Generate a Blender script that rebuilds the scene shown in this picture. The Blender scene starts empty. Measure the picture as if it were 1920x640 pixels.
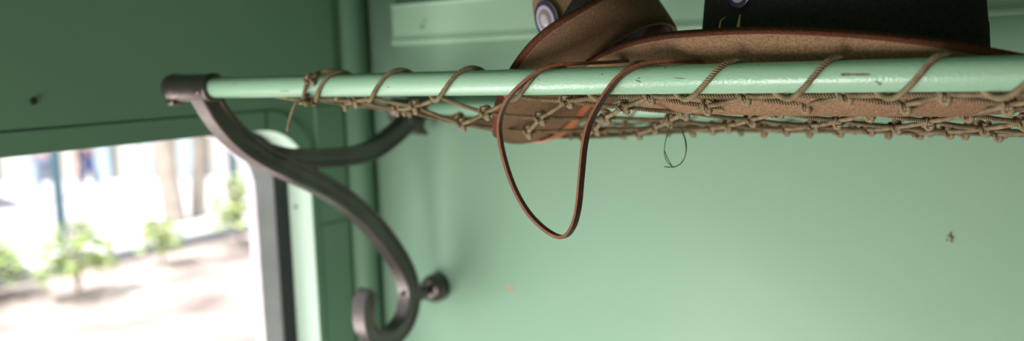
import bpy, bmesh, math, random
from mathutils import Vector, Matrix, noise
random.seed(7)
PI=math.pi
SC=bpy.context.scene
COL=SC.collection
OFF=Vector((1.12,0.0,1.75))          # rail height above the carriage floor, window wall at x=0
D=0.45                                # distance of partition wall behind the front rail
XW=-1.12                              # window wall
XB=-0.965                             # bracket plane
# ---------------------------------------------------------------- camera
RM=Matrix(((0.82645098,-0.03987263,0.56159501),(0.56198182,0.11864061,-0.81859687),(-0.03398836,0.99213637,0.12045834)))
CAM=Vector((0,-0.725,0.021)); FPX=1704.25
def ray(p):
    return (RM@Vector((p[0]-960,-(p[1]-320),-FPX))).normalized()
def onX(p,x): r=ray(p); return CAM+r*((x-CAM.x)/r.x)
def onY(p,y): r=ray(p); return CAM+r*((y-CAM.y)/r.y)
def onZ(p,z): r=ray(p); return CAM+r*((z-CAM.z)/r.z)
def pj(w):
    q=RM.transposed()@(Vector(w)-CAM); return (960+FPX*q.x/-q.z,320-FPX*q.y/-q.z)
cd=bpy.data.cameras.new('camera'); cam=bpy.data.objects.new('camera',cd); COL.objects.link(cam)
cam.matrix_world=Matrix.Translation(CAM+OFF)@RM.to_4x4()
cd.sensor_width=36; cd.lens=36*FPX/1920; cd.clip_start=0.02; cd.clip_end=300
cd.dof.use_dof=True; cd.dof.focus_distance=0.80; cd.dof.aperture_fstop=2.9
SC.camera=cam
# ---------------------------------------------------------------- materials
def mat(name,col,rough=.5,metal=0,spec=.5,var=None,vscale=8,bump=0,bscale=60,coat=0,sheen=0,detail=4,vlo=.35,vhi=.65):
    m=bpy.data.materials.new(name); m.use_nodes=True; nt=m.node_tree; N=nt.nodes; L=nt.links
    b=N['Principled BSDF']; b.inputs['Base Color'].default_value=(*col,1); b.inputs['Roughness'].default_value=rough
    b.inputs['Metallic'].default_value=metal; b.inputs['Specular IOR Level'].default_value=spec
    b.inputs['Coat Weight'].default_value=coat; b.inputs['Sheen Weight'].default_value=sheen
    tc=N.new('ShaderNodeTexCoord')
    if var:
        n=N.new('ShaderNodeTexNoise'); n.inputs['Scale'].default_value=vscale; n.inputs['Detail'].default_value=detail
        L.new(tc.outputs['Object'],n.inputs['Vector'])
        r=N.new('ShaderNodeValToRGB'); r.color_ramp.elements[0].position=vlo; r.color_ramp.elements[1].position=vhi
        r.color_ramp.elements[0].color=(*col,1); r.color_ramp.elements[1].color=(*var,1)
        L.new(n.outputs['Fac'],r.inputs['Fac']); L.new(r.outputs['Color'],b.inputs['Base Color'])
    if bump:
        n=N.new('ShaderNodeTexNoise'); n.inputs['Scale'].default_value=bscale; n.inputs['Detail'].default_value=3
        L.new(tc.outputs['Object'],n.inputs['Vector'])
        u=N.new('ShaderNodeBump'); u.inputs['Strength'].default_value=bump; u.inputs['Distance'].default_value=.002
        L.new(n.outputs['Fac'],u.inputs['Height']); L.new(u.outputs['Normal'],b.inputs['Normal'])
    return m
GREEN=(.335,.54,.395)
M={}
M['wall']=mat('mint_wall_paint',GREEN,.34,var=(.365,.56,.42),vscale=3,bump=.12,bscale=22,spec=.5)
M['wallw']=mat('shaded_window_wall_paint',(.20,.36,.25),.42,var=(.215,.375,.265),vscale=4,bump=.1,bscale=18)  # same mint paint as the back wall, its shade mixed into the colour
M['jamb']=mat('pale_mint_jamb_paint',(.70,.90,.78),.3,bump=.05)
M['groove']=mat('dark_joint',(.02,.03,.022),.8)
M['rod']=mat('mint_gloss_rail_paint',(.33,.55,.395),.22,var=(.35,.57,.415),vscale=12,bump=.22,bscale=420,spec=.6)
M['chip']=mat('bare_metal_chip',(.10,.075,.06),.6,var=(.2,.16,.13),vscale=300)
M['iron']=mat('brown_black_cast_iron',(.100,.084,.080),.36,metal=.75,var=(.135,.115,.108),vscale=25,bump=.25,bscale=160,spec=.7)
M['felt']=mat('tan_rabbit_felt',(.275,.158,.094),1.0,var=(.42,.262,.165),vscale=520,bump=.8,bscale=1100,sheen=.0,spec=.05,detail=2)
M['feltedge']=mat('cut_felt_edge',(.13,.045,.027),.95,var=(.18,.066,.04),vscale=500,bump=.9,bscale=900,spec=.1)
M['band']=mat('charcoal_hatband_cloth',(.028,.027,.027),.9,var=(.04,.038,.038),vscale=300,bump=.5,bscale=700,spec=.2)
M['rope']=mat('khaki_twine',(.20,.15,.088),.9,var=(.33,.26,.16),vscale=90,bump=.25,bscale=1800,spec=.2)
M['strap']=mat('brown_leather',(.055,.018,.010),.38,var=(.08,.027,.013),vscale=120,bump=.3,bscale=500)
M['strapedge']=mat('lit_strap_edge_leather',(.26,.085,.035),.6,var=(.20,.062,.024),vscale=200,bump=.4,bscale=600)  # strap edges coloured lighter, as the side that catches the light
M['ostrap']=mat('orange_tan_leather',(.42,.14,.05),.5,var=(.34,.11,.04),vscale=90)
M['purple']=mat('purple_enamel',(.07,.035,.16),.15,coat=.6)
M['white']=mat('pearl_white_enamel',(.66,.58,.64),.2,coat=.6)
M['lilac']=mat('lilac_enamel',(.33,.26,.38),.2,coat=.6)
M['brass']=mat('brass',(.70,.48,.18),.3,metal=.9)
M['silver']=mat('silver_metal',(.5,.48,.46),.3,metal=.9)
M['thread']=mat('dark_green_thread',(.025,.05,.035),.7)
M['seal']=mat('black_rubber_seal',(.012,.014,.017),.5,bump=.2)
M['alu']=mat('grey_worn_metal',(.68,.60,.70),.45,metal=.1,var=(.78,.70,.80),vscale=18,bump=.2)
M['screw']=mat('painted_screw',(.30,.42,.33),.4,metal=.2)
M['rust']=mat('rust_brown_bare_patch',(.20,.10,.05),.8)
M['chipw']=mat('peach_bare_patch',(.52,.36,.26),.8)
M['smudge']=mat('grey_green_smudge',(.15,.25,.17),.6)
M['floor']=mat('brown_lino',(.16,.10,.07),.5)
M['ceil']=mat('green_cream_ceiling',(.20,.33,.22),.5)
M['wood']=mat('brown_varnished_wood',(.10,.055,.03),.4,var=(.14,.08,.045),vscale=6)
M['lining']=mat('dark_satin_lining',(.02,.017,.016),.6)
M['swband']=mat('dark_brown_sweatband',(.05,.022,.014),.6)
# outdoors
M['pave']=mat('pale_concrete',(.62,.62,.66),.9,var=(.72,.72,.74),vscale=.6)
M['mulch']=mat('pale_bark_mulch',(.22,.17,.16),.95,var=(.60,.50,.46),vscale=1.1,detail=8)
M['kerb']=mat('grey_kerb',(.22,.24,.26),.9)
M['lav']=mat('lavender_asphalt',(.11,.11,.14),.9)
M['post']=mat('teal_steel_post',(.05,.12,.15),.5)
M['bark']=mat('pale_timber',(.30,.25,.21),.9,var=(.38,.33,.29),vscale=5)
M['leaf']=mat('yellow_green_leaf',(.30,.42,.12),.6,var=(.50,.58,.26),vscale=9)
M['cream']=mat('cream_cladding',(.50,.47,.42),.8)
M['bluew']=mat('pale_blue_cladding',(.34,.42,.48),.8)
M['skin']=mat('skin',(.55,.28,.2),.6)
M['navy']=mat('navy_cloth',(.06,.075,.18),.9)
M['denim']=mat('grey_blue_cloth',(.17,.19,.27),.9)
M['hair']=mat('brown_hair',(.06,.035,.02),.8)
M['red']=mat('terracotta_paint',(.50,.36,.32),.7)
def glass():
    m=bpy.data.materials.new('clear_window_glass'); m.use_nodes=True; nt=m.node_tree; N=nt.nodes; L=nt.links
    N.remove(N['Principled BSDF']); o=N['Material Output']
    t=N.new('ShaderNodeBsdfTransparent'); t.inputs[0].default_value=(.97,.98,.975,1)
    g=N.new('ShaderNodeBsdfGlossy'); g.inputs['Roughness'].default_value=.02
    f=N.new('ShaderNodeFresnel'); f.inputs[0].default_value=1.3
    x=N.new('ShaderNodeMixShader'); L.new(f.outputs[0],x.inputs[0]); L.new(t.outputs[0],x.inputs[1]); L.new(g.outputs[0],x.inputs[2]); L.new(x.outputs[0],o.inputs['Surface'])
    return m
M['glass']=glass()
# ---------------------------------------------------------------- mesh helpers (all geometry in rail coordinates)
def place(o,parent,base):
    """origin o at base (rail coords) or at the parent's origin"""
    COL.objects.link(o)
    if parent is not None:
        o.parent=parent
def origin_of(parent):
    p=Vector((0,0,0)); q=parent
    while q is not None: p+=q.location; q=q.parent
    return p-OFF
def obj(name,V,F,m,parent=None,base=None,smooth=True,mi=None,bevel=0,bseg=2,sub=0,sharp=None):
    me=bpy.data.meshes.new(name)
    if parent is not None: b=origin_of(parent)
    elif base is not None: b=Vector(base)
    else:
        b=Vector((sum(v[0] for v in V)/len(V),sum(v[1] for v in V)/len(V),min(v[2] for v in V)))
    me.from_pydata([Vector(v)-b for v in V],[],F)
    ms=m if isinstance(m,(list,tuple)) else [m]
    for q in ms: me.materials.append(M[q])
    if mi:
        for p,i in zip(me.polygons,mi): p.material_index=i
    bm=bmesh.new(); bm.from_mesh(me); bmesh.ops.recalc_face_normals(bm,faces=bm.faces); bm.to_mesh(me); bm.free()
    for p in me.polygons: p.use_smooth=smooth
    if sharp: me.set_sharp_from_angle(angle=sharp)
    o=bpy.data.objects.new(name,me); COL.objects.link(o)
    if parent is not None: o.parent=parent
    else: o.location=b+OFF
    if bevel:
        k=o.modifiers.new('bevel','BEVEL'); k.width=bevel; k.segments=bseg; k.limit_method='ANGLE'; k.angle_limit=.6; k.harden_normals=False
    if sub:
        k=o.modifiers.new('sub','SUBSURF'); k.levels=sub; k.render_levels=sub
    return o
def empty(name,base,label=None,cat=None,group=None,kind=None):
    o=bpy.data.objects.new(name,None); COL.objects.link(o); o.location=Vector(base)+OFF; o.empty_display_size=.02
    return tag(o,label,cat,group,kind)
def tag(o,label=None,cat=None,group=None,kind=None):
    if label: o['label']=label
    if cat: o['category']=cat
    if group: o['group']=group
    if kind: o['kind']=kind
    return o
class MB:
    def __init__(s): s.V=[]; s.F=[]; s.I=[]
    def add(s,V,F,i=0):
        n=len(s.V); s.V+= [Vector(v) for v in V]; s.F+=[tuple(n+k for k in f) for f in F]; s.I+=[i]*len(F); return s
    def box(s,x0,x1,y0,y1,z0,z1,i=0):
        V=[(x,y,z) for x in(x0,x1) for y in(y0,y1) for z in(z0,z1)]
        return s.add(V,[(0,1,3,2),(4,6,7,5),(0,4,5,1),(2,3,7,6),(0,2,6,4),(1,5,7,3)],i)
    def sweep(s,P,prof,up=(0,0,1),twist=0,closed=False,i=0,scale=None,cap=True,fixed=None):
        """prof: list of (u,v); path tangent frames by parallel transport; fixed=constant side vector"""
        P=[Vector(p) for p in P]; n=len(P); k=len(prof); base=len(s.V)
        T=[]
        for a in range(n):
            if closed: t=P[(a+1)%n]-P[(a-1)%n]
            else: t=P[min(a+1,n-1)]-P[max(a-1,0)]
            T.append(t.normalized())
        if fixed is None:
            u=Vector(up)
            if abs(u.dot(T[0]))>.95: u=Vector((1,0,0)) if abs(T[0].x)<.9 else Vector((0,1,0))
            N=(u-T[0]*u.dot(T[0])).normalized()
        s_len=0
        for a in range(n):
            if fixed is None:
                N=(N-T[a]*N.dot(T[a])).normalized(); B=T[a].cross(N)
            else:
                Fv=Vector(fixed[a] if isinstance(fixed,list) else fixed); N=(Fv-T[a]*Fv.dot(T[a])).normalized(); B=T[a].cross(N)
            if a: s_len+=(P[a]-P[a-1]).length
            an=twist*s_len; c,sn=math.cos(an),math.sin(an); sc=scale[a] if scale else 1
            for (pu,pv) in prof:
                x=(pu*c-pv*sn)*sc; y=(pu*sn+pv*c)*sc
                s.V.append(P[a]+N*x+B*y)
        for a in range(n if closed else n-1):
            b=(a+1)%n
            for j in range(k):
                j2=(j+1)%k
                s.F.append((base+a*k+j,base+a*k+j2,base+b*k+j2,base+b*k+j)); s.I.append(i)
        if not closed and cap:
            s.F.append(tuple(base+j for j in range(k))[::-1]); s.I.append(i)
            s.F.append(tuple(base+(n-1)*k+j for j in range(k))); s.I.append(i)
        return s
    def lathe(s,prof,c,ax,n=32,i=0):
        """prof (r,h) along axis ax from c"""
        ax=Vector(ax).normalized(); c=Vector(c)
        u=ax.orthogonal().normalized(); v=ax.cross(u); base=len(s.V); m=len(prof)
        for (r,h) in prof:
            for j in range(n):
                a=2*PI*j/n; s.V.append(c+ax*h+(u*math.cos(a)+v*math.sin(a))*r)
        for a in range(m-1):
            for j in range(n):
                j2=(j+1)%n
                s.F.append((base+a*n+j,base+a*n+j2,base+(a+1)*n+j2,base+(a+1)*n+j)); s.I.append(i)
        s.F.append(tuple(base+j for j in range(n))[::-1]); s.I.append(i)
        s.F.append(tuple(base+(m-1)*n+j for j in range(n))); s.I.append(i)
        return s
    def build(s,name,m,parent=None,base=None,**k):
        return obj(name,s.V,s.F,m,parent,base,mi=s.I,**k)
def circ(r,n=12): return [(r*math.cos(2*PI*j/n),r*math.sin(2*PI*j/n)) for j in range(n)]
def ropeprof(r,n=18):
    o=[]; d,rl=.46,.54
    for j in range(n):
        a=2*PI*j/n; q=(a+PI/3)%(2*PI/3)-PI/3
        rr=r*(d*math.cos(q)+math.sqrt(rl*rl-(d*math.sin(q))**2)); o.append((rr*math.cos(a),rr*math.sin(a)))
    return o
def catmull(P,seg=8,closed=False):
    P=[Vector(p) for p in P]; n=len(P); out=[]
    rng=n if closed else n-1
    for a in range(rng):
        if closed: p0,p1,p2,p3=P[(a-1)%n],P[a],P[(a+1)%n],P[(a+2)%n]
        else: p0=P[a-1] if a else P[0]*2-P[1]; p1=P[a];p2=P[a+1]; p3=P[a+2] if a+2<n else P[-1]*2-P[-2]
        for k in range(seg):
            t=k/seg
            out.append(.5*((2*p1)+(p2-p0)*t+(2*p0-5*p1+4*p2-p3)*t*t+(3*p1-p0-3*p2+p3)*t**3))
    if not closed: out.append(P[-1])
    return out
def resample(P,step):
    out=[P[0]]; acc=0
    L=[0]
    for a in range(1,len(P)): L.append(L[-1]+(P[a]-P[a-1]).length)
    n=max(2,int(round(L[-1]/step))); j=0
    for k in range(1,n+1):
        t=L[-1]*k/n
        while j<len(L)-2 and L[j+1]<t: j+=1
        f=(t-L[j])/max(1e-9,L[j+1]-L[j]); out.append(P[j].lerp(P[j+1],min(1,f)))
    return out
ROPE=.0024
def rope(mb,P,r=ROPE,smooth=True,closed=False,step=.0011,i=0):
    Q=catmull(P,8,closed) if smooth else [Vector(p) for p in P]
    if closed: Q=Q+[Q[0]]
    Q=resample(Q,step)
    mb.sweep(Q,ropeprof(r),twist=2*PI/.0072,i=i)
# ---------------------------------------------------------------- carriage shell
def structure(o): o['kind']='structure'; return o
Z0,Z1=-1.75,.55; YF=-1.9; XR=1.15
structure(MB().box(XW-.06,XR,D,D+.03,Z0,Z1).build('wall_back','wall'))
structure(MB().box(XW-.06,XR,YF-.03,D+.03,Z1,Z1+.03).build('ceiling','ceil'))
structure(MB().box(XW-.06,XR,YF-.03,D+.03,Z0-.03,Z0).build('floor','floor'))
structure(MB().box(XW-.06,XW+.05,YF-.03,YF,Z0,Z1).box(.55,XR,YF-.03,YF,Z0,Z1).box(XW+.05,.55,YF-.03,YF,-.42,Z1).build('wall_front','wall',smooth=False))
structure(MB().box(XR,XR+.03,YF-.03,D+.03,Z0,Z1).build('wall_right','wood',smooth=False))
# window opening
def rrect(y0,y1,z0,z1,r,n=10):
    P=[]
    for (cy,cz,a0) in((y1-r,z1-r,0),(y0+r,z1-r,PI/2),(y0+r,z0+r,PI),(y1-r,z0+r,1.5*PI)):
        for k in range(n+1):
            a=a0+PI/2*k/n; P.append((cy+r*math.cos(a),cz+r*math.sin(a)))
    return P
WY0,WY1,WZ0,WZ1=-1.6,.3175,-.95,-.075
def plate_with_hole(mb,outer,inner,x0,x1,i=0,ii=None):
    """outer, inner: same-count loops of (y,z); slab between x0,x1"""
    n=len(outer); b=len(mb.V); ii=i if ii is None else ii
    for x in(x0,x1):
        for L in(outer,inner):
            for (y,z) in L: mb.V.append(Vector((x,y,z)))
    O0,I0,O1,I1=b,b+n,b+2*n,b+3*n
    for j in range(n):
        k=(j+1)%n
        for f,q in(((O0+j,O0+k,I0+k,I0+j),i),((O1+j,I1+j,I1+k,O1+k),i),((I0+j,I0+k,I1+k,I1+j),ii),((O0+j,O1+j,O1+k,O0+k),i)):
            mb.F.append(f); mb.I.append(q)
def square_loop(inner,y0,y1,z0,z1):
    # project inner loop points radially to a rectangle, keeping corners
    n=len(inner); out=[]; q=n//4
    for s,(cy,cz) in enumerate(((y1,z1),(y0,z1),(y0,z0),(y1,z0))):
        seg=inner[s*q:(s+1)*q]
        for k,(y,z) in enumerate(seg):
            t=k/(q-1)
            # walk: edge point -> corner -> edge point
            horiz = (s%2==0)
            a=(cy,z) if horiz else (y,cz)
            if t<.5:
                p=(cy,z) if horiz else (y,cz)
                f=t/.5; p0=(cy,seg[0][1]) if horiz else (seg[0][0],cz); p=(p0[0]+(cy-p0[0])*f,p0[1]+(cz-p0[1])*f)
            else:
                f=(t-.5)/.5; p1=(seg[-1][0],cz) if horiz else (cy,seg[-1][1]); p=(cy+(p1[0]-cy)*f,cz+(p1[1]-cz)*f)
            out.append(p)
    return out
inner=rrect(WY0,WY1,WZ0,WZ1,.095)
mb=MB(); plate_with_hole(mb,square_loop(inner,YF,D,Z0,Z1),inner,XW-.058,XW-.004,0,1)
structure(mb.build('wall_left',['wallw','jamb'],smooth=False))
# upper panel, surround board and corner board, with dark joints between
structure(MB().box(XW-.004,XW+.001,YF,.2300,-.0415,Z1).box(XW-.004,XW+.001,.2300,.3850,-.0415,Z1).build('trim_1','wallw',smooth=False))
sur_o=rrect(WY0-.05,.3345,WZ0-.05,-.0445,.105); sur_i=inner
mb=MB(); plate_with_hole(mb,sur_o,sur_i,XW-.004,XW,0,1)
structure(mb.build('trim_2',['wallw','jamb'],smooth=False,bevel=.0015))
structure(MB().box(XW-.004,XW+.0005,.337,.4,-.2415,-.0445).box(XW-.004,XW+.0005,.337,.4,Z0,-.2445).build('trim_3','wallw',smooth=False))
mb=MB(); mb.lathe([(.0235,0),(.0235,Z1-Z0)],(XW+.006,.429,Z0),(0,0,1),n=32)
structure(mb.build('trim_4','wallw',smooth=True))
# joint line in the header board
structure(MB().box(XW+.0002,XW+.0008,.2312,.2330,-.074,-.0445).build('trim_5','groove',smooth=False))
# batten on the partition wall with a bead along its lower edge
prof=[(0,-.034),(-.009,-.034),(-.0125,-.031),(-.0125,-.027),(-.010,-.022),(-.0085,-.018),(-.0085,.030),(-.012,.034),(0,.034)]
mb=MB(); 
for x in(-1.035,XR): pass
V=[(x,D+py,.086+pz) for x in(-1.035,XR-.01) for (py,pz) in prof]; n=len(prof)
F=[(j,(j+1)%n,n+(j+1)%n,n+j) for j in range(n)]+[tuple(range(n))[::-1],tuple(range(n,2*n))]
structure(obj('trim_6',V,F,'wall',smooth=False,bevel=.0015))
# small screws and scars on paint
def screw(p,n,r,name,label,mt='screw',parent=None,scar=None):
    n=Vector(n).normalized(); p=Vector(p)
    t=empty(name,p,label,'screw') 
    u=n.orthogonal().normalized(); v=n.cross(u)
    if scar:
        pts=[]; k=len(scar)
        for j in range(k):
            a=2*PI*j/k; pts.append(p+n*.0004+(u*math.cos(a)+v*math.sin(a))*r*scar[j])
        top=[q+n*.0006 for q in pts]
        F=[tuple(range(k)),tuple(range(2*k-1,k-1,-1))]+[(j,(j+1)%k,k+(j+1)%k,k+j) for j in range(k)]
        obj('bare_patch',pts+top,F,'rust',t,smooth=False)
    mb=MB(); mb.lathe([(r,0),(r,.0008),(r*.8,.0018),(r*.5,.0022),(.00005,.0024)],p+n*.0008,n,n=20); mb.build('screw_head',mt,t)
    s=MB(); s.sweep([p+n*.0031-u*r*.8,p+n*.0031+u*r*.8],[(-.0003,-.0002),(.0003,-.0002),(.0003,.0002),(-.0003,.0002)]); s.build('slot','groove',t,smooth=False)
    return t
screw(onY((1781,446),D),(0,-1,0),.0030,'wall_screw','small screw in a star-shaped rusty scar at the right of the mint wall',scar=[2.2,1.0,2.3,1.1,1.5,.9,3.0,1.1,1.5,1.0])
screw(onX((62,190),XW+.001),(1,0,0),.0045,'wall_screw','dark screw head in the green wall above the window',mt='groove')
screw(onY((556,388),WY1),(0,-1,0),.0040,'wall_screw','screw head in the bright mint window reveal',mt='screw')
def blob(p,n,r,name,label,mt,rx=1,seed=1,cat='paint mark',rot=0):
    n=Vector(n).normalized(); p=Vector(p); u=Vector((0,0,1)) if abs(n.z)<.5 else Vector((1,0,0)); v=n.cross(u)
    k=22; pts=[]
    for j in range(k):
        a=2*PI*j/k; q=r*(.75+.5*noise.noise(Vector((math.cos(a)*1.5,math.sin(a)*1.5,seed*3.1))))
        x=math.cos(a)*q*rx; y=math.sin(a)*q; x,y=x*math.cos(rot)-y*math.sin(rot),x*math.sin(rot)+y*math.cos(rot)
        pts.append(p+v*x+u*y-n*.0004)
    top=[q+n*.0010 for q in pts]
    F=[tuple(range(k)),tuple(range(2*k-1,k-1,-1))]+[(j,(j+1)%k,k+(j+1)%k,k+j) for j in range(k)]
    return tag(obj(name,pts+top,F,mt,smooth=False),label,cat)
blob(onY((958,540),D),(0,-1,0),.0058,'paint_chip','small peach-coloured chip in the mint wall right of the bracket scroll','chipw',rx=1.5,seed=2,rot=.7)
blob(onY((797,38),D-.0085),(0,-1,0),.0035,'paint_chip','upper of two faint smudges on the mint batten','smudge',seed=5)
blob(onY((792,50),D-.0085),(0,-1,0),.0045,'paint_chip','lower of two faint smudges on the mint batten','smudge',seed=6,rx=1.4)
# ---------------------------------------------------------------- window
wf=empty('window_1',(XW-.058,-.5,WZ0)); wf['kind']='structure'
XF=-1.1755
so=rrect(WY0-.01,WY1+.01,WZ0-.01,WZ1+.01,.10); si=rrect(WY0+.028,.2905,WZ0+.028,-.0985,.085); fi=rrect(WY0+.06,.2515,WZ0+.06,-.098,.10)
fi=rrect(WY0+.06,.2515,WZ0+.06,-.0785,.10); si=rrect(WY0+.028,.2905,WZ0+.028,-.0770,.09)
mb=MB(); plate_with_hole(mb,so,si,XF-.02,XF,0,0); mb.build('window_seal','seal',wf,smooth=False,bevel=.003)
mb=MB(); plate_with_hole(mb,rrect(WY0+.026,.2925,WZ0+.026,-.0760,.092),fi,XF-.028,XF-.004,0,0); mb.build('window_frame','alu',wf,smooth=False,bevel=.004)
mb=MB(); 
n=len(fi)
g=[(y*1.0+(0.004 if y>0 else -.004),z) for (y,z) in fi]
V=[(XF-.018,y,z) for (y,z) in g]+[(XF-.014,y,z) for (y,z) in g]
F=[tuple(range(n)),tuple(range(2*n-1,n-1,-1))]
mb=MB(); mb.add(V[:n],[tuple(range(n))]); mb.build('window_pane','glass',wf,smooth=False)
# ---------------------------------------------------------------- front and back rail
RR=.0125
def rail(y,z,x0,x1,label,name='luggage_rail'):
    mb=MB(); mb.lathe([(RR*.9,0),(RR,.001),(RR,x1-x0-.001),(RR*.9,x1-x0)],(x0,y,z),(1,0,0),n=48)
    o=mb.build(name,'rod',base=((x0+x1)/2,y,z)); return tag(o,label,'rail')
YB,ZB=.42,-.0525
fr=rail(0,0,-.955,.42,'mint green painted front rail of the luggage rack, wrapped in twine')
br=rail(YB,ZB,-.955,.42,'mint green back rail running along the wall behind the net')
def rodchip(px0,px1,w,seed,mt='chip'):
    # a scar following the rail's surface
    p0,p1=onY(px0,-RR*.9),onY(px1,-RR*.9)
    n=max(6,int((p1.x-p0.x)/.0012)); V=[];F=[]
    for k in range(n+1):
        t=k/n; x=p0.x+(p1.x-p0.x)*t; zc=p0.z+(p1.z-p0.z)*t
        zc=max(-RR*.95,min(RR*.95,zc)); a=math.atan2(zc,-math.sqrt(max(0,RR*RR-zc*zc)))
        ww=w*(.55+.9*abs(noise.noise(Vector((x*300,seed,0)))))*(1 if 0<k<n else .3)
        for s in(-1,1):
            for rr in(RR-.0003,RR+.00025):
                b=a+s*ww/RR; V.append((x,rr*math.cos(b),rr*math.sin(b)))
        if k:
            o=4*(k-1); F+=[(o,o+4,o+5,o+1),(o+1,o+5,o+7,o+3),(o+3,o+7,o+6,o+2),(o+2,o+6,o+4,o)]
    F+=[(0,1,3,2),(4*n,4*n+2,4*n+3,4*n+1)]
    return obj('paint_chip',V,F,mt,fr,smooth=False)
rodchip((1577,140),(1633,140),.0010,1)
rodchip((1640,152),(1655,157),.0006,2); rodchip((1645,157),(1652,160),.0007,3)
rodchip((1193,150),(1203,154),.0007,4); rodchip((1197,146),(1201,147),.0004,9); rodchip((1241,127),(1246,128),.0007,5); rodchip((1264,146),(1284,148),.0003,6)
rodchip((1127,139),(1130,140),.0006,7); rodchip((526,171),(542,171),.0006,8); rodchip((438,157),(442,157),.0006,10); rodchip((727,163),(731,164),.0005,11)
rodchip((716,158),(719,160),.0004,12); rodchip((1010,148),(1012,150),.0004,13); rodchip((1418,122),(1421,123),.0005,14)
# ---------------------------------------------------------------- cast iron bracket
bk=empty('rack_bracket',(XB,.23,-.41),'dark cast-iron scroll bracket carrying the luggage rails beside the window','bracket')
MP=[(.003,-.006),(.0213,-.0367),(.0484,-.0665),(.0859,-.0937),(.1401,-.1222),(.1888,-.1468),(.2404,-.179),(.2893,-.2193),(.3289,-.2635),(.3563,-.3014),(.3719,-.34),(.3700,-.3706),(.3535,-.3961),(.3247,-.4101),(.2923,-.406),(.2700,-.3838),(.2662,-.3588),(.2700,-.3380),(.2790,-.3290)]
BP=[(.0760,-.0812),(.0962,-.0902),(.1324,-.1014),(.1863,-.1088),(.2453,-.1128),(.2973,-.1100),(.3476,-.0926),(.3795,-.0756),(.400,-.058)]
def pts(L): return [(XB,a,b) for a,b in L]
def iron_prof(w,t):  # w in plane, t along X ; raised rims on the faces
    h=w/2; q=t/2; g=.0022
    return [(h,q*.88),(h,-q*.88),(h*.90,-q),(h*.55,-q),(h*.42,-q+g),(h*-.42,-q+g),(h*-.55,-q),(h*-.90,-q),(-h,-q*.88),(-h,q*.88),(-h*.90,q),(-h*.55,q),(-h*.42,q-g),(h*.42,q-g),(h*.55,q),(h*.90,q)]
def iron_sweep(mb,P,w,t,scale=None):
    Q=resample(catmull(P,10),.004)
    n=len(Q); T=[(Q[min(a+1,n-1)]-Q[max(a-1,0)]).normalized() for a in range(n)]
    pr=iron_prof(w,t); k=len(pr); b=len(mb.V)
    for a in range(n):
        N=Vector((1,0,0)).cross(T[a]).normalized(); sc=scale(a/(n-1)) if scale else 1
        for (u,v) in pr: mb.V.append(Q[a]+N*u*sc+Vector((1,0,0))*v)
    for a in range(n-1):
        for j in range(k):
            j2=(j+1)%k; mb.F.append((b+a*k+j,b+a*k+j2,b+(a+1)*k+j2,b+(a+1)*k+j)); mb.I.append(0)
    mb.F.append(tuple(b+j for j in range(k))); mb.I.append(0); mb.F.append(tuple(b+(n-1)*k+j for j in range(k))[::-1]); mb.I.append(0)
    return Q[-1]
mb=MB()
e=iron_sweep(mb,pts(MP),.029,.027,lambda t:1.0 if t<.8 else 1-.12*(t-.8)/.2)
mb.lathe([(.006,-.013),(.0085,-.0115),(.0085,.0115),(.006,.013)],(XB,.2770,-.3345),(1,0,0),n=24)
mb.build('scroll_arm','iron',bk,smooth=True,sharp=.45)
mb=MB(); iron_sweep(mb,pts(BP),.027,.0260,lambda t:.75+.25*min(1,t*4)); mb.build('upper_arm','iron',bk,sharp=.45)
# web between the two arms
mb=MB(); wb=[(.075,-.088),(.125,-.103),(.160,-.110),(.188,-.116),(.176,-.1285),(.172,-.136),(.14,-.121),(.10,-.102)]
V=[(XB-.0095,a,b) for a,b in wb]+[(XB+.0095,a,b) for a,b in wb]; n=len(wb)
mb.add(V,[tuple(range(n)),tuple(range(2*n-1,n-1,-1))]+[(j,(j+1)%n,n+(j+1)%n,n+j) for j in range(n)]); mb.build('web','iron',bk,smooth=False,bevel=.002)
def clamp(y,z,sgn=1):
    c=(0,y,z); mb=MB()
    x0,x1=XB-.058,XB+.027
    prof=[(.0150,x0-.002),(.0178,x0+.001),(.0186,x0+.006),(.0180,x0+.016),(.0172,x0+.020),(.0172,x1-.006),(.0180,x1-.004),(.0176,x1),(.0128,x1+.0005),(.0120,x1-.004)]
    mb.lathe(prof,c,(1,0,0),n=40)
    mb.build('rail_clamp','iron',bk)
    m2=MB(); # square lug under the cap
    m2.box(x0,x0+.016,y-.013,y+.006,z-.0215,z-.008); m2.build('lug','iron',bk,bevel=.003)
clamp(0,0); clamp(YB,ZB)
mb=MB(); mb.lathe([(.0045,0),(.0045,.003),(.003,.0045),(.0001,.005)],(XB+.012,-.0125,-.004),(.35,-.93,.1),n=18); mb.build('bolt','iron',bk)
mb=MB(); mb.lathe([(.0038,0),(.0038,.003),(.0025,.0045),(.0001,.005)],(XB,.3575,-.349),(0,-1,0),n=18); mb.build('bolt','iron',bk)
# wall foot of upper arm: tab running down from the back clamp to the wall
mb=MB(); V=[];
tab=[(.380,-.060),(.388,-.084),(.405,-.0925),(.424,-.0965),(.430,-.0945),(.418,-.082),(.424,-.068)]
V=[(XB-.012,a,b) for a,b in tab]+[(XB+.012,a,b) for a,b in tab]; n=len(tab)
mb.add(V,[tuple(range(n)),tuple(range(2*n-1,n-1,-1))]+[(j,(j+1)%n,n+(j+1)%n,n+j) for j in range(n)]); mb.box(XB-.03,XB+.012,YB+.010,D,ZB-.012,ZB+.012); mb.build('wall_foot','iron',bk,smooth=False,bevel=.003)
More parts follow.
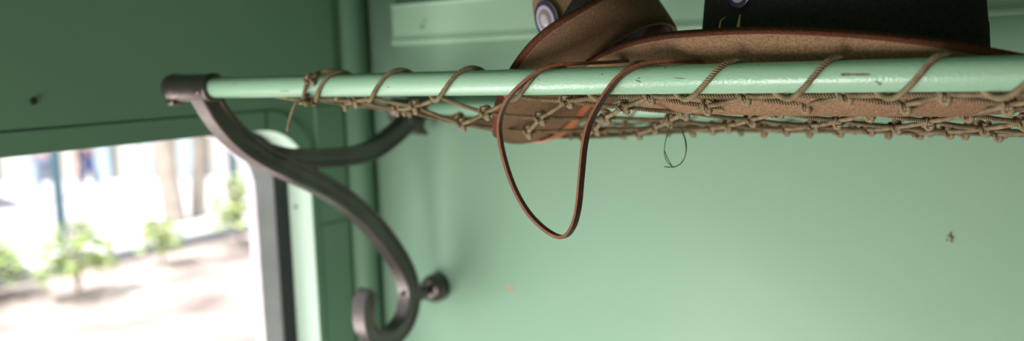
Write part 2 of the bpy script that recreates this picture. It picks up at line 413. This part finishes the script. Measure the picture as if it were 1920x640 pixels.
# ball spacer and round flange of the scroll
mb=MB(); mb.lathe([(.007,0),(.0085,.010),(.0115,.018),(.0130,.022),(.0125,.029),(.0100,.036),(.008,.042)],(XB,.376,-.3575),(0,1,0),n=32); mb.build('ball_spacer','iron',bk)
mb=MB(); mb.lathe([(.009,0),(.013,.002),(.0185,.003),(.021,.006),(.0230,.010),(.0240,.016),(.0240,D-.420)],(XB,.420,-.3575),(0,1,0),n=40); mb.build('wall_flange','iron',bk)
# ---------------------------------------------------------------- net
LX=[-.763,-.681,-.589,-.494,-.40,-.3155,-.228,-.151,-.078,-.003,.072,.147,.222,.297]
def Xf(s):
    s=max(0,min(len(LX)-1.001,s)); i=int(s); return LX[i]+(LX[i+1]-LX[i])*(s-i)
RY=[.006,.020,.047,.100,.155,.212,.268,.318,.360,.392,.414,.430]
RZ=[-.0135,-.0150,-.0245,-.0342,-.0450,-.0555,-.0640,-.0700,-.0735,-.0735,-.0710,-.0675]
BW=[0,.016,.021,.023,.021,.018,.012,.010,.008,.006,.003,0]
def node(j,s):
    x=Xf(s); bump=math.exp(-((x+.565)/.10)**2)
    z=RZ[j]-BW[j]*bump
    if x<-.66 and j>0:
        f=min(1,(-.66-x)/.10); zl=-.0146-.0539*RY[j]/.43; z=z*(1-f)+ (zl-.006*math.sin(PI*RY[j]/.43))*f
    h=noise.noise(Vector((x*9,j*1.7,3.3)))
    return Vector((x+.004*h if 0<j<11 else x,RY[j]+(.004*noise.noise(Vector((x*11,j*2.1,8.8))) if 0<j<11 else 0),z+.0015*noise.noise(Vector((x*13,j*1.3,1.1)))*(0<j<11)))
net=empty('luggage_net',(-.25,.22,-.08),'khaki knotted twine net slung between the two green rails','net')
mb=MB(); S=12
knots=[]
for j in range(11):
    s=0 if j%2==0 else .5
    while s<=S:
        a=node(j,s)
        for ds in(-.5,.5):
            t=s+ds
            if t<0 or t>S: continue
            b=node(j+1,t); m_=(a+b)/2-Vector((0,0,.0012)); 
            rope(mb,[a,a.lerp(m_,.5)-Vector((0,0,.0004)),m_,b.lerp(m_,.5)-Vector((0,0,.0004)),b],step=.0012 if j<6 else .002)
        if j>0: knots.append((j,s,a,node(j+1,min(S,s+.5))-a))
        s+=1
rope(mb,[node(j,0)+Vector((-.002,0,-.0005)) for j in range(0,12)],r=.002)
mb.build('netting','rope',net)
# one knot, copied
mb=MB(); P=[]
for k in range(36):
    t=2*PI*k/36; P.append(Vector((math.sin(t)+2*math.sin(2*t),math.cos(t)-2*math.cos(2*t),-1.5*math.sin(3*t)))*.00180)
P=[Vector((p.x*.8,p.y*1.1,p.z)) for p in P]
rope(mb,P,r=.0023,closed=True,step=.0009)
kme=None; k0=None
knots.sort(key=lambda k:(k[2]-CAM).length)
def korient(d,seed):
    rnd=random.Random(seed); z=(CAM-Vector((-.3,.1,0))).normalized()
    ang=rnd.uniform(-.5,.5)+.3
    q=z.to_track_quat('Z','Y').to_matrix()@Matrix.Rotation(ang,3,'Z')@Matrix.Rotation(rnd.uniform(-.4,.4),3,'X')
    return q.to_euler()
for n_,(j,s,p,d) in enumerate(knots[:96]):
    if k0 is None:
        k0=obj('knot',mb.V,mb.F,'rope',base=(0,0,0)); k0.parent=net; o=k0
    else:
        o=k0.copy(); COL.objects.link(o); o.parent=net
    o.location=p-origin_of(net); o.rotation_euler=korient(d,n_); o.scale=(1.15,1.2,1.15)
rest=MB()
for n_,(j,s,p,d) in enumerate(knots[96:]):
    R_=korient(d,n_+500).to_matrix(); rest.add([R_@v+p for v in mb.V],mb.F)
if rest.V:
    o=rest.build('knot','rope',net); o['kind']='stuff'
# lacing cord: a helix round the front rail with a little slack loop under it at each turn
mb=MB(); P=[]
rr=RR+.0025
for i in range(len(LX)-1):
    x0,x1=LX[i],LX[i+1]
    for k in range(12):
        t=k/12; ph=-PI/2-2*PI*t   # bottom -> front (-y) -> top -> back -> bottom
        fr_=.5+.10*math.sin(2*PI*t)
        g=t+.06*math.sin(2*PI*t)
        ex=.0022*max(0,math.cos(2*PI*t))**3
        x=x0+(x1-x0)*g+.006*math.sin(2*PI*min(t,.5)*1)*0
        P.append(Vector((x,(rr)*math.cos(ph),(rr+ex)*math.sin(ph))))
P.append(Vector((LX[-1],0,-rr)))
rope(mb,P[0:],r=.0026)
# end hitch at the left end with a knot and a loose tail
a=onY((581,149),-.0145); 
mb.build('lacing_cord','rope',net)
mb=MB()
rope(mb,[P[0]+Vector((0,0,-.004)),onY((570,190),-.014),onY((571,172),-.0165),onY((577,153),-.0165),onY((590,143),-.014),onY((600,136),-.006),onY((625,133),.002),(LX[0]+.03,.0145,.002),(LX[0]+.034,.012,-.009),(LX[0]+.03,.002,-.0155)],r=.0026)
mb.build('end_hitch','rope',net)
o=k0.copy(); COL.objects.link(o); o.parent=net; o.location=onY((581,150),-.0165)-origin_of(net); o.scale=(1.1,1.1,1.1)
o=k0.copy(); COL.objects.link(o); o.parent=net; o.location=onY((574,189),-.012)-origin_of(net); o.rotation_euler=(.5,1,.4)
# tail hanging by the window and stay cord to the clamp side
mb=MB(); rope(mb,[onY((556,192),-.008),onY((550,203),-.008),onY((543,225),-.008),onY((539,246),-.008)],r=.0017)
mb.build('loose_tail','rope',net)
mb=MB(); rope(mb,[onY((578,190),-.006),onY((548,186),.0),onY((520,181),.006),(onY((520,181),.006)+Vector((-.02,.010,.006)))],r=.0019); mb.build('stay_cord','rope',net)
# lashing on back rail
mb=MB(); P=[]
for i in range(len(LX)-1):
    x0,x1=LX[i],LX[i+1]
    for k in range(10):
        t=k/10; ph=-PI/2-2*PI*t; P.append(Vector((x0+(x1-x0)*t,YB+rr*math.cos(ph),ZB+rr*math.sin(ph))))
rope(mb,P,r=.0019,step=.002); mb.build('lacing_cord','rope',net)
# ---------------------------------------------------------------- thread loop
base=onY((1256,243),.09)
mb=MB()
def fine(L,y,r=.00045): mb.sweep(resample(catmull([onY(p,y) for p in L],8),.0012),circ(r,6))
fine([(1258,234),(1253,245),(1247,270),(1246,290),(1252,305),(1264,315)],.085)
fine([(1276,240),(1284,262),(1286,285),(1280,303),(1266,313),(1245,313)],.085)
fine([(1279,243),(1287,270),(1284,295),(1272,310),(1255,314),(1248,312)],.084)
fine([(1246,283),(1252,298),(1261,313)],.086)
tag(mb.build('thread_loop','thread'),'thin dark green thread loop dangling from the underside of the net','thread')
# ---------------------------------------------------------------- hats
def hat(name,label,C,Rm,ca,cb,edge,ch,band_h,ctrl,N=96,felt='felt',cz0=0.0,pinch=.02,lean=(0,0),cx=0,bshift=0):
    """crown ellipse semi-axes ca,cb; edge(theta)->(x,y,z) local; ctrl(theta)->(frac, z) brim bend"""
    root=empty(name,C,label,'hat'); C=Vector(C)
    def W(v): return C+Rm@Vector(v)
    th=[2*PI*k/N for k in range(N)]
    K=12; T=.0042
    rings=[]
    for k in range(K+1):
        t=k/K; ring=[]
        for a in th:
            p0=Vector((cx+ca*math.cos(a),cb*math.sin(a),cz0)); p2=Vector(edge(a)); f,zz=ctrl(a)
            p1=p0.lerp(p2,f); p1.z=zz
            ring.append((1-t)**2*p0+2*t*(1-t)*p1+t*t*p2)
        rings.append(ring)
    mb=MB(); V=[]
    def nrm(k,j):
        a=rings[min(k+1,K)][j]-rings[max(k-1,0)][j]; b=rings[k][(j+1)%N]-rings[k][(j-1)%N]
        n=b.cross(a).normalized(); return -n if n.z<-0.0 and False else n
    top=[];bot=[]
    for k in range(K+1):
        for j in range(N):
            n=nrm(k,j); 
            e_=max(0,(k-K+1)); d_=(rings[K][j]-rings[K-2][j]).normalized()*.0042*e_
            top.append(W(rings[k][j]-n*(T/2+.0010*e_))); bot.append(W(rings[k][j]+n*(T/2+.0010*e_)-d_))
    nn=(K+1)*N; F=[];I=[]
    for k in range(K):
        for j in range(N):
            j2=(j+1)%N
            F.append((k*N+j,k*N+j2,(k+1)*N+j2,(k+1)*N+j)); I.append(0)
            F.append((nn+k*N+j,nn+(k+1)*N+j,nn+(k+1)*N+j2,nn+k*N+j2)); I.append(0)
    for j in range(N):
        j2=(j+1)%N
        F.append((K*N+j,K*N+j2,nn+K*N+j2,nn+K*N+j)); I.append(1)
        F.append((j,nn+j,nn+j2,j2)); I.append(1)
    obj('brim',top+bot,F,[felt,'feltedge'],root,mi=I)
    # crown: outer and inner shell
    def crown_pt(a,t,off=0,full=True):
        # t 0..1 up the side then over the top
        if t<=.75:
            u=t/.75; s=1-.10*u**1.5; z=cz0+ch*.86*u
        else:
            u=(t-.75)/.25; s=.90*math.cos(u*PI/2)**.6 if u<1 else 0; z=cz0+ch*(.86+.14*math.sin(u*PI/2))
        x=(ca+off)*math.cos(a)*s; y=(cb+off)*math.sin(a)*s
        if t>.6:
            r=(t-.6)/.4; z-=pinch*r*math.exp(-(y/(cb*.30))**2)
        return Vector((x+cx+lean[0]*z,y+lean[1]*z,z))
    H=20; V=[W(crown_pt(a,k/H)) for k in range(H) for a in th]+[W(crown_pt(PI/2,1))]
    F=[(k*N+j,k*N+(j+1)%N,(k+1)*N+(j+1)%N,(k+1)*N+j) for k in range(H-1) for j in range(N)]+[((H-1)*N+j,(H-1)*N+(j+1)%N,H*N) for j in range(N)]
    o=obj('crown',V,F,felt,root); k_=o.modifiers.new('shell','SOLIDIFY'); k_.thickness=.003; k_.offset=-1
    # band wrapped round the crown from its foot
    V=[];F=[]; Q=8
    pr=[(.0004,.001),(.0030,.001),(.0036,band_h*.25),(.0032,band_h*.27),(.0040,band_h*.5),(.0034,band_h*.52),(.0038,band_h*.78),(.0024,band_h*.98),(.0004,band_h)]
    for (off,z) in pr:
        for a in th:
            t=(z+bshift*(.5+.5*math.cos(a)))/(ch*.86)*.75; p=crown_pt(a,t,off); V.append(W(p))
    Q=len(pr); F=[(k*N+j,k*N+(j+1)%N,(k+1)*N+(j+1)%N,(k+1)*N+j) for k in range(Q-1) for j in range(N)]
    F+=[((Q-1)*N+j,(Q-1)*N+(j+1)%N,(j+1)%N,j) for j in range(N)]
    obj('hatband',V,F,'band',root)
    # sweatband inside
    V=[];pr=[(-.0035,.0),(-.006,.001),(-.006,.032),(-.0035,.032)]
    for (off,z) in pr:
        for a in th: V.append(W(crown_pt(a,z/(ch*.86)*.75,off)))
    F=[(k*N+j,k*N+(j+1)%N,((k+1)%4)*N+(j+1)%N,((k+1)%4)*N+j) for k in range(4) for j in range(N)]
    obj('sweatband',V,F,'swband',root)
    V=[W(crown_pt(a,min(1,.03+k/H),-.0045)-Vector((0,0,.0045))) if k<H-1 else W(crown_pt(a,.99,-.0045)-Vector((0,0,.0045))) for k in range(H) for a in th]
    F=[(k*N+j,k*N+(j+1)%N,(k+1)*N+(j+1)%N,(k+1)*N+j) for k in range(H-1) for j in range(N)]
    obj('lining',V,F,'lining',root)
    return root,W,crown_pt
# right hat: upright on the rack, front brim curled up over the front rail
EC=[((1100,121),.100),((1108,110),.070),((1135,94),.045),((1180,77),.028),((1240,64),.018),((1320,57),.012),((1440,52),.010),((1600,59),.010),((1740,74),.012),((1850,92),.022),((1935,108),.040)]
HC=Vector((-.235,.165,-.030))
E3=[onY(p,y)-HC for p,y in EC]
# close round the back
xr=E3[-1]
back=[Vector((.188,-.085,.036)),Vector((.190,-.03,.026)),Vector((.175,.045,.010)),Vector((.135,.110,.0)),Vector((.07,.148,-.002)),Vector((0,.158,-.004)),Vector((-.07,.152,-.004)),Vector((-.135,.12,-.002)),Vector((-.185,.07,.006)),Vector((-.212,.01,.030))]
loop=catmull([Vector(v) for v in E3]+back,12,True)
tab_=[]
for v in loop: tab_.append((math.atan2(v.y,v.x),v))
tab_.sort(key=lambda q:q[0])
def edge_tab(T_):
    def f(a):
        a=(a+PI)%(2*PI)-PI
        n=len(T_)
        for k in range(n):
            a0,v0=T_[k]; a1,v1=T_[(k+1)%n]
            if k==n-1: a1+=2*PI
            aa=a if a>=T_[0][0] else a+2*PI
            if a0<=aa<=a1+1e-9: return v0.lerp(v1,(aa-a0)/max(1e-9,a1-a0))
        return T_[0][1]
    return f
rh,W1,cp1=hat('slouch_hat','tan felt slouch hat with long brown chin strap, lying level on the rack at right',HC,Matrix.Identity(3),.130,.088,edge_tab(tab_),.165,.138,lambda a:(.45,-.020),pinch=.02)  # band taken high up the crown: its dark cloth supplies the shade there
def badge(W,cp,a,t,rx,ry,root,name='badge',tilt=0):
    c=Vector(cp(a,t,.0045)); c2=Vector(cp(a+.02,t,.0045)); c3=Vector(cp(a,t+.02,.0045))
    u=(c2-c).normalized(); v=(c3-c).normalized(); n=u.cross(v).normalized()
    if n.dot(Vector((c.x,c.y,0)))<0: n=-n
    u=v.cross(n).normalized()
    ct,st=math.cos(tilt),math.sin(tilt); u,v=u*ct+v*st,v*ct-u*st
    def disc(prof,i,mb):
        k=36; base=len(mb.V)
        for (s,h) in prof:
            for j in range(k):
                q=2*PI*j/k; mb.V.append(W(c+u*rx*s*math.cos(q)+v*ry*s*math.sin(q)+n*h))
        m_=len(prof)
        for b in range(m_-1):
            for j in range(k):
                j2=(j+1)%k; mb.F.append((base+b*k+j,base+b*k+j2,base+(b+1)*k+j2,base+(b+1)*k+j)); mb.I.append(i)
        mb.F.append(tuple(base+(m_-1)*k+j for j in range(k))); mb.I.append(i)
        mb.F.append(tuple(base+j for j in range(k))[::-1]); mb.I.append(i)
    mb=MB(); disc([(.95,0),(1,.0005),(1,.0020),(.96,.0026)],0,mb); disc([(.96,.0018),(.95,.0030),(.9,.0033)],1,mb)
    disc([(.76,.003),(.74,.0037),(.7,.0040)],2,mb); disc([(.55,.0039),(.53,.0044),(.48,.0045)],3,mb); disc([(.36,.0044),(.34,.0052),(.22,.0058)],2,mb)
    return mb.build(name,['silver','purple','white','lilac'],root)
badge(W1,cp1,math.radians(239),.58,.0155,.019,rh)
# two brass fasteners on the band
for (pA,pB,pC,r0) in(((1349,57),(1352,40),(1361,31),.0013),((1384,57),(1386,40),(1388,27),.0022)):
    mb=MB(); Y_=.0715
    mb.sweep(resample(catmull([onY(pA,Y_),onY(pB,Y_),onY(pC,Y_)],6),.001),circ(r0,8),scale=None); 
    n=len(mb.V)//8
    for a in range(n):
        c=sum((mb.V[a*8+j] for j in range(8)),Vector())/8; s_=1-.75*(a/(n-1))**1.5
        for j in range(8): mb.V[a*8+j]=c+(mb.V[a*8+j]-c)*s_
    tag(mb.build('band_pin','brass',rh),'brass pin')
# chin strap hanging in a loop over the front rail
SP=[((1400,112),.045),((1330,116),.030),((1280,115.5),.012),((1240,116),.0),((1200,123),-.0115),((1163,143),-.0185),((1133,180),-.0195),((1107,228),-.019),((1096,272),-.019),((1090,330),-.019),((1084,390),-.019),((1073,428),-.019),((1054,445),-.019),((1024,432),-.019),((990,398),-.019),((963,350),-.019),((944,292),-.019),((936,240),-.019),((944,203),-.019),((960,177),-.0195),((988,150),-.0185),((1020,130),-.0125),((1050,121.5),-.003),((1090,119),.012),((1140,117),.030),((1190,113),.045)]
Q=resample(catmull([onY(p,y) for p,y in SP],10),.002)
mb=MB(); n=len(Q); w,t=.0031,.0014
for a in range(n):
    T_=(Q[min(a+1,n-1)]-Q[max(a-1,0)]).normalized(); mixw=max(0,min(1,(.62-a/n)/.2)); Wd=Vector((.06-.42*mixw,-1,.02)); Wd=(Wd-T_*Wd.dot(T_)).normalized(); Nn=T_.cross(Wd)
    for (u,v) in((-w,-t),(-w*.9,-t*1.15),(w*.9,-t*1.15),(w,-t),(w,t),(w*.9,t*1.15),(-w*.9,t*1.15),(-w,t)): mb.V.append(Q[a]+Wd*u+Nn*v)
for a in range(n-1):
    for j in range(8):
        j2=(j+1)%8; mb.F.append((a*8+j,a*8+j2,(a+1)*8+j2,(a+1)*8+j)); mb.I.append(1 if j in(3,7) else 0)
mb.F.append(tuple(range(8))); mb.I.append(0); mb.F.append(tuple((n-1)*8+j for j in range(8))[::-1]); mb.I.append(0)
mb.build('chin_strap',['strap','strapedge'],rh,smooth=False)
mb=MB(); Q=resample(catmull([onY((1275,169),.055),onY((1350,181),.060),onY((1430,190),.066),onY((1520,199),.072),onY((1600,206),.080),onY((1680,210),.09)],10),.003)
mb.sweep(Q,[(-.003,-.0012),(.003,-.0012),(.003,.0012),(-.003,.0012)],fixed=(0,-.5,1)); mb.build('chin_strap','strap',rh,smooth=False)
# left hat, tipped over to the left with its brim sunk in the net
rt=RM.col[0].copy(); up=RM.col[1].copy(); nv=(rt*-.48+up*.81-RM.col[2]*.34).normalized()
mx=(rt*.86+up*.51); mx=(mx-nv*mx.dot(nv)).normalized(); my=nv.cross(mx)
R2=Matrix((mx,my,nv)).transposed()
LC=onY((1089,163),.143)
def edge2(a):
    c,s=math.cos(a),math.sin(a)
    return Vector(((.110 if c<0 else .122)*c,(.122 if s>0 else .142)*s*abs(s)**.3,.012*s*s+.055*max(0,c)**2))
lh,W2,cp2=hat('slouch_hat','tan felt slouch hat with a round purple and white badge, tipped over at the left',LC,R2,.064,.060,edge2,.125,.052,lambda a:(.6,-.004),pinch=.018,cx=.056,bshift=.05)
badge(W2,cp2,math.radians(218),.50,.019,.023,lh)
mb=MB()
OS=[onY((1118,170),.16),onY((1108,190),.16),onY((1090,212),.165),onY((1070,236),.17),onY((1040,258),.175),onY((1010,264),.18),onY((985,258),.185),onY((965,240),.19)]
Q=resample(catmull(OS,10),.002); n=len(Q)
mb.sweep(Q,[(-.0035,-.0012),(.0035,-.0012),(.0035,.0012),(-.0035,.0012)],fixed=(1,0.3,.3)); mb.build('chin_strap','ostrap',lh,smooth=False)
# ---------------------------------------------------------------- outdoors
GZ=-2.6
def gp(p): return onZ(p,GZ)
def slab(name,P,z0,z1,mt,kind=None,label=None,cat=None):
    n=len(P); V=[(p.x,p.y,z0) for p in P]+[(p.x,p.y,z1) for p in P]
    o=obj(name,V,[tuple(range(n)),tuple(range(2*n-1,n-1,-1))]+[(j,(j+1)%n,n+(j+1)%n,n+j) for j in range(n)],mt,smooth=False)
    return tag(o,label,cat,None,kind)
k0_,k1_=gp((0,533)),gp((480,428)); kd=(k1_-k0_).normalized(); kn=Vector((kd.y,-kd.x,0))
if kn.x>0: kn=-kn
A=k0_-kd*25; B_=k1_+kd*40
slab('ground',[Vector((-80,-80,0)),Vector((60,-80,0)),Vector((60,80,0)),Vector((-80,80,0))],GZ-.3,GZ-.02,'mulch','structure')
slab('pavement',[A,B_,B_+kn*60,A+kn*60],GZ-.02,GZ+.10,'pave','structure')
slab('kerb',[A-kn*.18,B_-kn*.18,B_,A],GZ-.02,GZ+.12,'kerb','structure')
r0,r1=gp((0,405)),gp((480,345)); rd=(r1-r0).normalized(); rn=Vector((rd.y,-rd.x,0)); rn=-rn if rn.x>0 else rn
slab('road',[r0-rd*30,gp((60,397)),gp((60,397))+rn*30,r0-rd*30+rn*30],GZ+.10,GZ+.11,'lav','structure')
def post(px0,w,label,mt='post',top=2.4,cat='post',name='steel_post',h=.1):
    b=gp(px0); b.z=GZ+h
    t=empty(name,b,label,cat)
    m_=MB(); m_.lathe([(w,0),(w,top)],b,(0,0,1),n=20); m_.build('shaft',mt,t)
    m_=MB(); m_.lathe([(w*1.8,0),(w*1.8,.04),(w*1.1,.08)],b,(0,0,1),n=20); m_.build('base_plate',mt,t)
    m_=MB(); m_.lathe([(w*1.2,top),(w*1.2,top+.03),(w*.3,top+.08)],b,(0,0,1),n=20); m_.build('cap',mt,t)
post((118,450),.085,'thick teal post outside the window, the left one',top=3.2)
post((441,372),.10,'slimmer teal post outside the window, beside the right bush',top=3.6)
def trunk(px0,r,label,top=4.5,seed=1):
    b=gp(px0); b.z=GZ+.1; P=[b+Vector((.05*math.sin(k*1.3+seed),.05*math.cos(k*1.1+seed),top*k/8)) for k in range(9)]
    m_=MB(); Q=catmull(P,5); m_.sweep(Q,[(r*(1+.12*math.sin(3*a_+seed))*math.cos(a_),r*(1+.12*math.sin(3*a_+seed))*math.sin(a_)) for a_ in [2*PI*j/14 for j in range(14)]],scale=[1.25-.4*k/(len(Q)-1) for k in range(len(Q))])
    tag(m_.build('tree_trunk','bark'),label,'tree trunk')
trunk((326,428),.15,'broad pale timber trunk outside, the left one of the pair',seed=1)
trunk((378,418),.11,'slimmer pale timber trunk outside, the right one of the pair',seed=4)
def bush(px0,h,wd,label,n=260,seed=1,name='leafy_bush'):
    rnd=random.Random(seed); b=gp(px0); b.z=GZ+.05
    t=empty(name,b,label,'bush')
    m_=MB()
    for k in range(9):
        a_=rnd.uniform(0,2*PI); l_=wd*.6*rnd.random()
        m_.sweep([b,b+Vector((math.cos(a_)*l_*.5,math.sin(a_)*l_*.5,h*.5)),b+Vector((math.cos(a_)*l_,math.sin(a_)*l_,h*.85))],circ(.012,6))
    m_.build('stems','bark',t)
    m_=MB()
    for k in range(n):
        a_=rnd.uniform(0,2*PI); rr_=wd*math.sqrt(rnd.random()); zz=h*(.3+.7*rnd.random())*(1-.4*(rr_/wd)**2)
        c=b+Vector((math.cos(a_)*rr_,math.sin(a_)*rr_,zz)); q=Matrix.Rotation(rnd.uniform(0,6.3),3,'Z')@Matrix.Rotation(rnd.uniform(-1,1),3,'X'); s_=rnd.uniform(.06,.11)
        m_.add([c+q@Vector(v)*s_ for v in((-1,0,0),(-.4,.4,.1),(.4,.4,.1),(1,0,0),(.4,-.4,.1),(-.4,-.4,.1))],[(0,1,2,3,4,5)])
    m_.build('foliage','leaf',t)
bush((150,560),.95,.42,'yellow-green bush outside at the foot of the left teal post',seed=3)
bush((452,462),1.15,.40,'bright green bush outside just left of the window frame',seed=5)
bush((-10,560),.7,.35,'small green bush outside at the left edge of the view',seed=8)
bush((305,500),.7,.28,'pale low shrub outside below the timber trunks',n=120,seed=9)
# far building with upright coloured panels
b0=gp((-60,352)); b1=gp((700,330)); bd=(b1-b0); bd.z=0; L_=bd.length; bd.normalize(); bn=Vector((bd.y,-bd.x,0)); bn=-bn if bn.x>0 else bn
bb=empty('building',(b0+b1)/2,'low pale building with upright cream and blue panels beyond the pavement','building')
def bpanel(t0,t1,z0,z1,out,mt,name):
    P=[b0+bd*(t0*L_)-bn*out,b0+bd*(t1*L_)-bn*out,b0+bd*(t1*L_)+bn*.05,b0+bd*(t0*L_)+bn*.05]
    V=[(p.x,p.y,GZ+z0) for p in P]+[(p.x,p.y,GZ+z1) for p in P]
    obj(name,V,[(0,1,2,3),(7,6,5,4),(0,1,5,4),(1,2,6,5),(2,3,7,6),(3,0,4,7)],mt,bb,smooth=False)
bpanel(-.6,1.6,.1,6,0,'cream','wall')
for t0,t1,mt in((.16,.20,'bluew'),(.27,.29,'red'),(.30,.33,'cream'),(.335,.37,'bluew'),(.40,.44,'cream'),(.445,.475,'bluew'),(.50,.515,'bark'),(.54,.60,'bluew'),(-.2,.08,'bluew'),(.64,.70,'cream'),(.72,.78,'bluew')):
    bpanel(t0,t1,.1,3.2,.25,mt,'panel')
# two distant people
def person(px0,top,legs,label,ang=0,stride=.18):
    b=gp(px0); b.z=GZ+.1
    t=empty('person',b,label,'person')
    R_=Matrix.Rotation(ang,3,'Z')
    def skin(name,J,E,R,mt,sub=2):
        me=bpy.data.meshes.new(name); me.from_pydata([R_@Vector(j) for j in J],E,[]); me.materials.append(M[mt])
        o=bpy.data.objects.new(name,me); COL.objects.link(o); o.parent=t
        sk=o.modifiers.new('skin','SKIN'); sk.use_smooth_shade=True
        for v,r in zip(me.skin_vertices[0].data,R): v.radius=(r,r)
        me.skin_vertices[0].data[0].use_root=True
        k=o.modifiers.new('sub','SUBSURF'); k.levels=sub; k.render_levels=sub
        return o
    s=stride
    J=[(0,0,.93),(0,0,1.15),(0,0,1.38),(0,0,1.50),(0,.01,1.60),(0,.0,1.70),
       (.10,0,.88),(.11,s*.5,.50),(.11,s,.09),(.11,s+.14,.03),(-.10,0,.88),(-.11,-s*.3,.50),(-.11,-s,.10),(-.11,-s+.13,.03),
       (.19,0,1.40),(.25,-.03,1.13),(.27,.05,.90),(.27,.07,.81),(-.19,0,1.40),(-.25,-.03,1.13),(-.27,.08,.90),(-.27,.10,.81)]
    E=[(0,1),(1,2),(2,3),(3,4),(4,5),(0,6),(6,7),(7,8),(8,9),(0,10),(10,11),(11,12),(12,13),(2,14),(14,15),(15,16),(16,17),(2,18),(18,19),(19,20),(20,21)]
    R=[.13,.12,.13,.055,.09,.085,.085,.06,.042,.04,.085,.06,.042,.04,.06,.042,.03,.035,.06,.042,.03,.035]
    skin('body',J,E,R,'skin')
    skin('shirt',[(0,0,.95),(0,0,1.15),(0,0,1.37),(.19,0,1.40),(.235,-.02,1.22),(-.19,0,1.40),(-.235,-.02,1.22)],[(0,1),(1,2),(2,3),(3,4),(2,5),(5,6)],[.15,.14,.145,.075,.06,.075,.06],top)
    skin('trousers',[(0,0,.95),(.10,0,.85),(.11,s*.5,.50),(.11,s,.12),(-.10,0,.85),(-.11,-s*.3,.50),(-.11,-s,.13)],[(0,1),(1,2),(2,3),(0,4),(4,5),(5,6)],[.145,.10,.075,.062,.10,.075,.062],legs)
    skin('hair',[(0,-.01,1.66),(0,-.005,1.74)],[(0,1)],[.10,.085],'hair')
    return t
person((92,388),'navy','denim','person in a dark blue top walking outside, left of the thick teal post',ang=.6)
person((170,372),'navy','navy','person in navy clothes walking outside, right of the thick teal post',ang=-.5)
# ---------------------------------------------------------------- light
w=bpy.data.worlds.new('sky'); SC.world=w; w.use_nodes=True; nt=w.node_tree
bg=nt.nodes['Background']; bg.inputs[0].default_value=(.90,.95,1,1); bg.inputs[1].default_value=1.8
sd=bpy.data.lights.new('sun','SUN'); sd.energy=9; sd.angle=.01; sd.color=(1,.97,.93)
so_=bpy.data.objects.new('sun',sd); COL.objects.link(so_); so_.rotation_euler=Vector((-.12,.62,-.9)).to_track_quat('-Z','Y').to_euler()
al=bpy.data.lights.new('front_fill_light','AREA'); al.shape='RECTANGLE'; al.size=.62; al.size_y=.9; al.energy=30; al.color=(1,.97,.90)  # added fill lamp at the unseen end opening, lighting wall and rack
ao=bpy.data.objects.new('front_fill_light',al); COL.objects.link(ao); ao.location=Vector((-.74,YF-.05,-1.02))+OFF; ao.rotation_euler=Vector((.2,1,.36)).to_track_quat('-Z','Y').to_euler()
al=bpy.data.lights.new('window_daylight','AREA'); al.shape='RECTANGLE'; al.size=1.2; al.size_y=.6; al.energy=19; al.color=(1,.99,.97)
ao=bpy.data.objects.new('window_daylight',al); COL.objects.link(ao); ao.location=Vector((XW-.45,-.75,-1.0))+OFF; ao.rotation_euler=Vector((1,.45,.55)).to_track_quat('-Z','Y').to_euler()
SC.cycles.use_denoising=True
SC.cycles.max_bounces=10; SC.cycles.diffuse_bounces=6; SC.cycles.transparent_max_bounces=16
SC.cycles.sample_clamp_indirect=8
v=SC.view_settings; v.view_transform='Standard'; v.look='None'; v.gamma=1; v.use_curve_mapping=False; v.exposure=-0.12
